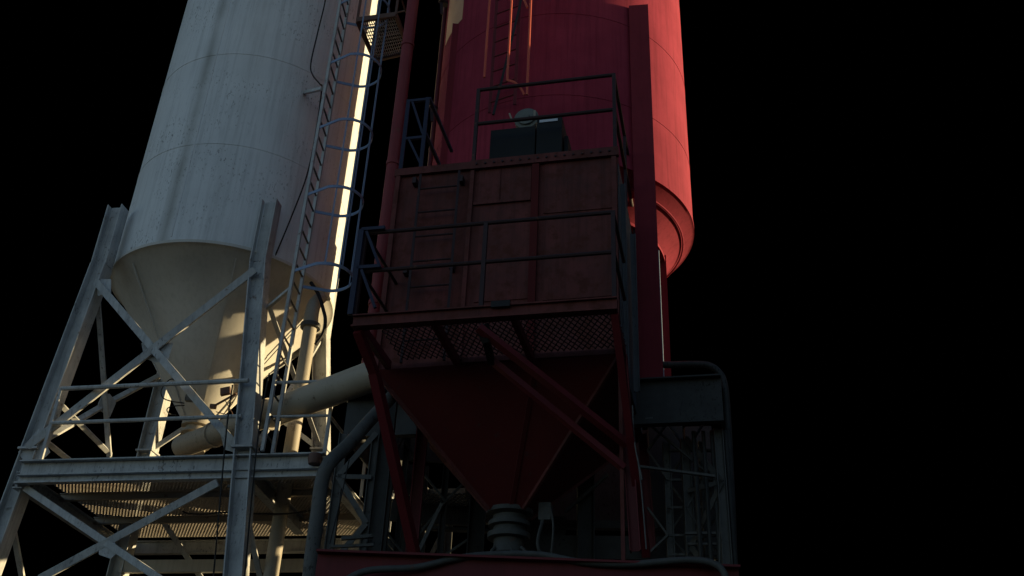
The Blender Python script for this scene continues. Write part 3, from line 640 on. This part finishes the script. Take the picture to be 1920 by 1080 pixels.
b = MB(); b.bar(ph(922, 676, 9.6), ph(1170, 878, 9.85), .10, .06); tag(b.build('diagonal_brace', MT['redleg']), 'lower of two red diagonal braces in front of the hopper', 'brace', 'diagonal braces in front of the hopper')
b = MB(); b.bar(ph(905, 612, 9.0), ph(922, 680, 9.6), .07); b.bar(ph(903, 610, 9.02), ph(916, 640, 9.1), .1); tag(b.build('hanger', MT['black']), 'short black hanger below the middle of the walkway', 'hanger')
# corner posts carrying the bin
BZ = ph(1000, 1038, 9.3).z
for (p, q, lb) in ((R(.02, -.02, HZ-.02), ph(1192, 1034, 9.95), 'red corner post at the front right of the hopper'), (R(.02, BD-.1, HZ), ph(1222, 1032, 12.2), 'dark red post at the back right of the hopper')):
    b = MB(); b.hbeam(p, q, .10, .12, ur, t=.012); tag(b.build('bin_post', MT['redleg']), lb, 'post', 'posts carrying the red bin')
for i, (x0, x1, hd_, lb) in enumerate(((1176, 1190, 10.2, 'wider blue grey upright strip'), (1196, 1207, 10.9, 'narrow blue grey upright strip'))):
    z0_, z1_ = ph(1186, 735, hd_).z, ph(1168, 345 if i == 0 else 440, hd_).z
    p = ph(x0-4, 640, hd_); b = MB(); b.hbeam(V((p.x, p.y, z0_)), V((p.x, p.y, z1_)), .075 if i == 0 else .06, .05, ur, t=.01)
    tag(b.build('upright_channel', MT['side']), lb+' beside the right flank of the red bin', 'channel', 'upright channels beside the red bin')
# grey column between the red leg and the lit far leg
p = ph(1238, 640, 12.4); b = MB(); b.hbeam(V((p.x, p.y, GZ)), V((p.x, p.y, ph(1238, 470, 12.4).z)), .06, .05, ur, t=.01); tag(b.build('upright_channel', MT['galv']), 'light grey upright strip between the red silo legs', 'channel', 'upright channels beside the red bin')
# ================================================================== GREY SUPPORT FRAME
gf = thing('support_frame', (1.0, 12, 0), 'dark grey lattice steel frame with a deep box girder carrying the red silo', 'frame')
gl0 = ph(652, 752, 12.5); gr0 = ph(1352, 716, 11.5); gl0.z = gr0.z = GZ-.005
gb = GZ-ph(1280, 785, 11.6).z; gb = .62
nv = V((-(gr0-gl0).y, (gr0-gl0).x, 0)).normalized()
b = MB(); b.box(gl0-V((0, 0, gb)), gr0-gl0, nv*.03, V((0, 0, gb))); b.box(gl0-nv*.09-V((0, 0, .02)), gr0-gl0, nv*.088, V((0, 0, .02))); b.box(gl0-nv*.09-V((0, 0, gb)), gr0-gl0, nv*.088, V((0, 0, .02)))
b.build('girder', MT['grid'], gf)
b = MB(); b.box(gl0+nv*3.8-V((0, 0, gb)), gr0-gl0, nv*.03, V((0, 0, gb))); b.build('girder', MT['grid'], gf)
for p in (gl0, gr0): b = MB(); b.box(p+nv*.03-V((0, 0, gb)), (gr0-gl0).normalized()*(.03 if p is gl0 else -.03), nv*3.77, V((0, 0, gb))); b.build('girder', MT['grid'], gf)
def lattice(pa, pb, z1, z0, n, flip=False, w=.1, bw=.07):
    for p in (pa, pb): b = MB(); b.hbeam(V((p.x, p.y, z0)), V((p.x, p.y, z1)), w, w, V((1, 0, 0)), t=.012); b.build('column', MT['grey'], gf)
    for k in range(n):
        za, zb_ = z1-(z1-z0)*k/n, z1-(z1-z0)*(k+1)/n
        p, q = (pa, pb) if (k % 2 == 0) ^ flip else (pb, pa)
        o_ = V((0, -.05, 0))
        b = MB(); b.bar(V((p.x, p.y, zb_))+o_, V((q.x, q.y, za))+o_, bw, .02, side=V((0, 0, 1))); b.build('lattice_bar', MT['grey'], gf)
        if k % 2 == 0:
            b = MB(); b.bar(V((pa.x, pa.y, zb_))+o_, V((pb.x, pb.y, zb_))+o_, bw*.8, .02, side=V((0, 0, 1))); b.build('lattice_bar', MT['grey'], gf)
c1_, c2_ = ph(634, 900, 12.3), ph(697, 900, 12.2)
ztop = GZ-gb
lattice(c1_, c2_, ztop, 2.2, 7, flip=False)
c3_, c4_ = ph(1288, 900, 12.0), ph(1352, 900, 11.7)
lattice(c3_, c4_, ztop, 2.2, 6, flip=True)
c5_ = c1_+nv*3.6; c6_ = c2_+nv*3.6; lattice(c5_, c6_, ztop, 2.2, 4)
c7_ = c3_+nv*3.6; c8_ = c4_+nv*3.6; lattice(c7_, c8_, ztop, 2.2, 4)
for (x, y0, y1, hd_, w) in ((725, 815, 1045, 11.4, .16), (787, 865, 1035, 11.9, .13), (895, 960, 1035, 12.5, .2), (1098, 920, 1035, 12.5, .2)):
    p = ph(x, y0, hd_); b = MB(); b.hbeam(V((p.x, p.y, 2.2)), V((p.x, p.y, ztop+.3 if y0 < 900 else p.z+.3)), w, w, V((1, 0, 0)), t=.015); b.build('column', MT['grid'] if x != 787 else MT['redleg'], gf)
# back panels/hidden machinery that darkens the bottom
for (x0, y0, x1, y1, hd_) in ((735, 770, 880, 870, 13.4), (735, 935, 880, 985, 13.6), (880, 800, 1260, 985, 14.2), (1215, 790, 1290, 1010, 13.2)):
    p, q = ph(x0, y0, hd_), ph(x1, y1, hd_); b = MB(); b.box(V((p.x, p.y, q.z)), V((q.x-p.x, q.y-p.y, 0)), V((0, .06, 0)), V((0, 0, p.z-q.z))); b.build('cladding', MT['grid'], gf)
for (x0, y0, x1, y1, hd_, w) in ((828, 945, 782, 1040, 11.6, .07), (735, 915, 790, 985, 13.0, .05), (700, 985, 745, 1035, 12.8, .08), (1210, 790, 1348, 905, 11.9, .04), (1210, 785, 1335, 778, 11.55, .03), (1200, 875, 1340, 893, 11.3, .045), (1140, 890, 1060, 960, 12.3, .06), (640, 1010, 700, 1005, 11.2, .06), (618, 1025, 700, 1022, 11.2, .05), (1285, 1000, 1360, 1000, 11.8, .05), (1290, 1020, 1360, 1020, 11.8, .04)):
    b = MB(); b.bar(ph(x0, y0, hd_), ph(x1, y1, hd_), w, w*.6); b.build('tie_bar', MT['grey'], gf)
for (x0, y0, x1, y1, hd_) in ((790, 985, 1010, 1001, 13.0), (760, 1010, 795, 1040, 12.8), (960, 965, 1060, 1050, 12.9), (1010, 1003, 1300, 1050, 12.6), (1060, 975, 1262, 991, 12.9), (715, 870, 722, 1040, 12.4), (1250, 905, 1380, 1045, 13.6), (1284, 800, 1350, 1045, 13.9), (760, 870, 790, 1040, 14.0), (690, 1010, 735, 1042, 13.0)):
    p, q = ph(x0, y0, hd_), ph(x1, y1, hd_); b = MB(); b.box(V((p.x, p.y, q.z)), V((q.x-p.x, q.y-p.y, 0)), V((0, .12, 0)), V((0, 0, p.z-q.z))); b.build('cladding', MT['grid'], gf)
rnd = random.Random(3)
nodes = [1214, 1252, 1288, 1320, 1352]
for row, (ya, yb) in enumerate(((792, 845), (845, 900), (900, 952), (952, 1004), (1004, 1040))):
    for k in range(4):
        if rnd.random() < .2: continue
        xa, xb = nodes[k], nodes[k+1]; y0, y1 = (ya, yb) if (k+row) % 2 else (yb, ya); hd_ = 12.0+.25*(k % 2)
        b = MB(); b.bar(ph(xa, y0, hd_), ph(xb, y1, hd_), rnd.uniform(.03, .06), .025); b.build('lattice_bar', MT['grey'], gf)
    b = MB(); b.bar(ph(nodes[1], yb, 12.1), ph(nodes[-1], yb, 12.1), .04, .03); b.build('lattice_bar', MT['grey'], gf)
for x0 in (1252, 1320):
    b = MB(); p = ph(x0, 900, 12.1); b.hbeam(V((p.x, p.y, 2.2)), V((p.x, p.y, ztop)), .08, .08, V((1, 0, 0)), t=.012); b.build('column', MT['grey'], gf)
n2 = [726, 757, 787, 835, 895]
for row, (ya, yb) in enumerate(((820, 880), (880, 940), (940, 1000), (1000, 1040))):
    for k in range(4):
        if (k+row) % 3 == 2: continue
        y0, y1 = (ya, yb) if (k+row) % 2 else (yb, ya)
        b = MB(); b.bar(ph(n2[k], y0, 12.7), ph(n2[k+1], y1, 12.7), rnd.uniform(.03, .06), .025); b.build('lattice_bar', MT['grey'], gf)
for x0 in (757, 835):
    b = MB(); p = ph(x0, 900, 12.75); b.hbeam(V((p.x, p.y, 2.2)), V((p.x, p.y, ztop+.2)), .07, .08, V((1, 0, 0)), t=.012); b.build('column', MT['grid'], gf)
for x0 in (1300, 1318, 1334, 1352, 1360):
    b = MB(); p = ph(x0, 800, 11.75); b.tube([V((p.x, p.y, 2.2)), V((p.x, p.y, ztop))], rnd.uniform(.012, .03), 8); b.build('conduit_run', MT['grid'], gf)
grating(ph(755, 925, 13.2), V((1.6, -.2, 0)), V((.1, 1.4, 0)), .07, .02, .012, 'grating', MT['grid'], gf)
# bottom cross beam
bp0, bp1 = ph(595, 1047, 8.9), ph(1382, 1029, 8.9); bz = (bp0.z+bp1.z)/2-.05; bp0.z = bp1.z = bz
dd = (bp1-bp0).normalized(); nn = V((-dd.y, dd.x, 0))
b = MB(); b.box(bp0-V((0, 0, .3)), bp1-bp0, nn*.02, V((0, 0, .3))); b.box(bp0-nn*.09-V((0, 0, .02)), bp1-bp0, nn*.088, V((0, 0, .02))); b.box(bp0-nn*.09-V((0, 0, .3)), bp1-bp0, nn*.088, V((0, 0, .02)))
tag(b.build('cross_beam', MT['redleg']), 'long dark red beam crossing the bottom below the hopper outlet', 'beam')
b = MB(); b.tube(smooth([ph(*t) for t in ((640, 1092, 8.7), (690, 1070, 8.7), (780, 1064, 8.7), (850, 1048, 8.7), (920, 1040, 8.75), (1010, 1040, 8.75), (1090, 1054, 8.7), (1180, 1058, 8.7), (1290, 1050, 8.7), (1345, 1060, 8.7), (1368, 1095, 8.7))]), .03, 10)
tag(b.build('slack_hose', MT['valve']), 'grey hose sagging along the dark red beam at the bottom', 'hose')
# pipes
b = MB(); b.tube(smooth([ph(*t) for t in ((740, 738, 10.9), (690, 792, 10.6), (655, 832, 10.4), (618, 868, 10.2), (603, 905, 10.2), (596, 960, 10.2), (586, 1030, 10.2), (578, 1110, 10.2))]), .075, 16)
tag(b.build('bent_pipe', MT['grey']), 'grey bent pipe curving down in front of the left lattice tower', 'pipe')
b = MB(); b.tube(smooth([ph(*t) for t in ((1236, 684, 11.8), (1258, 684, 11.8), (1300, 683, 11.8), (1328, 685, 11.8), (1347, 697, 11.8), (1358, 720, 11.8), (1364, 780, 11.8), (1370, 900, 11.8), (1374, 1000, 11.8), (1378, 1120, 11.8))]), .045, 12)
tag(b.build('conduit', MT['grid']), 'black conduit bending over the right end of the grey girder', 'pipe')
for pts, m, lb in ((((1196, 860, 9.7), (1203, 920, 9.7), (1212, 1030, 9.7)), 'grey', 'thin pale wire running down the right corner post of the bin'), (((1186, 760, 9.6), (1190, 830, 9.6), (1204, 900, 9.6)), 'grey', 'thin pale wire curving along the front right corner post'),
        (((1350, 940, 11.3), (1349, 1090, 11.3)), 'grey', 'thin pale wire hanging from the right lattice column'), (((655, 860, 10.9), (640, 930, 10.9), (618, 1020, 10.9)), 'black', 'thin dark wire hanging in front of the left lattice tower')):
    b = MB(); b.tube(smooth([ph(*t) for t in pts]), .008, 6); tag(b.build('wire', MT[m]), lb, 'wire', 'wires around the red bin')
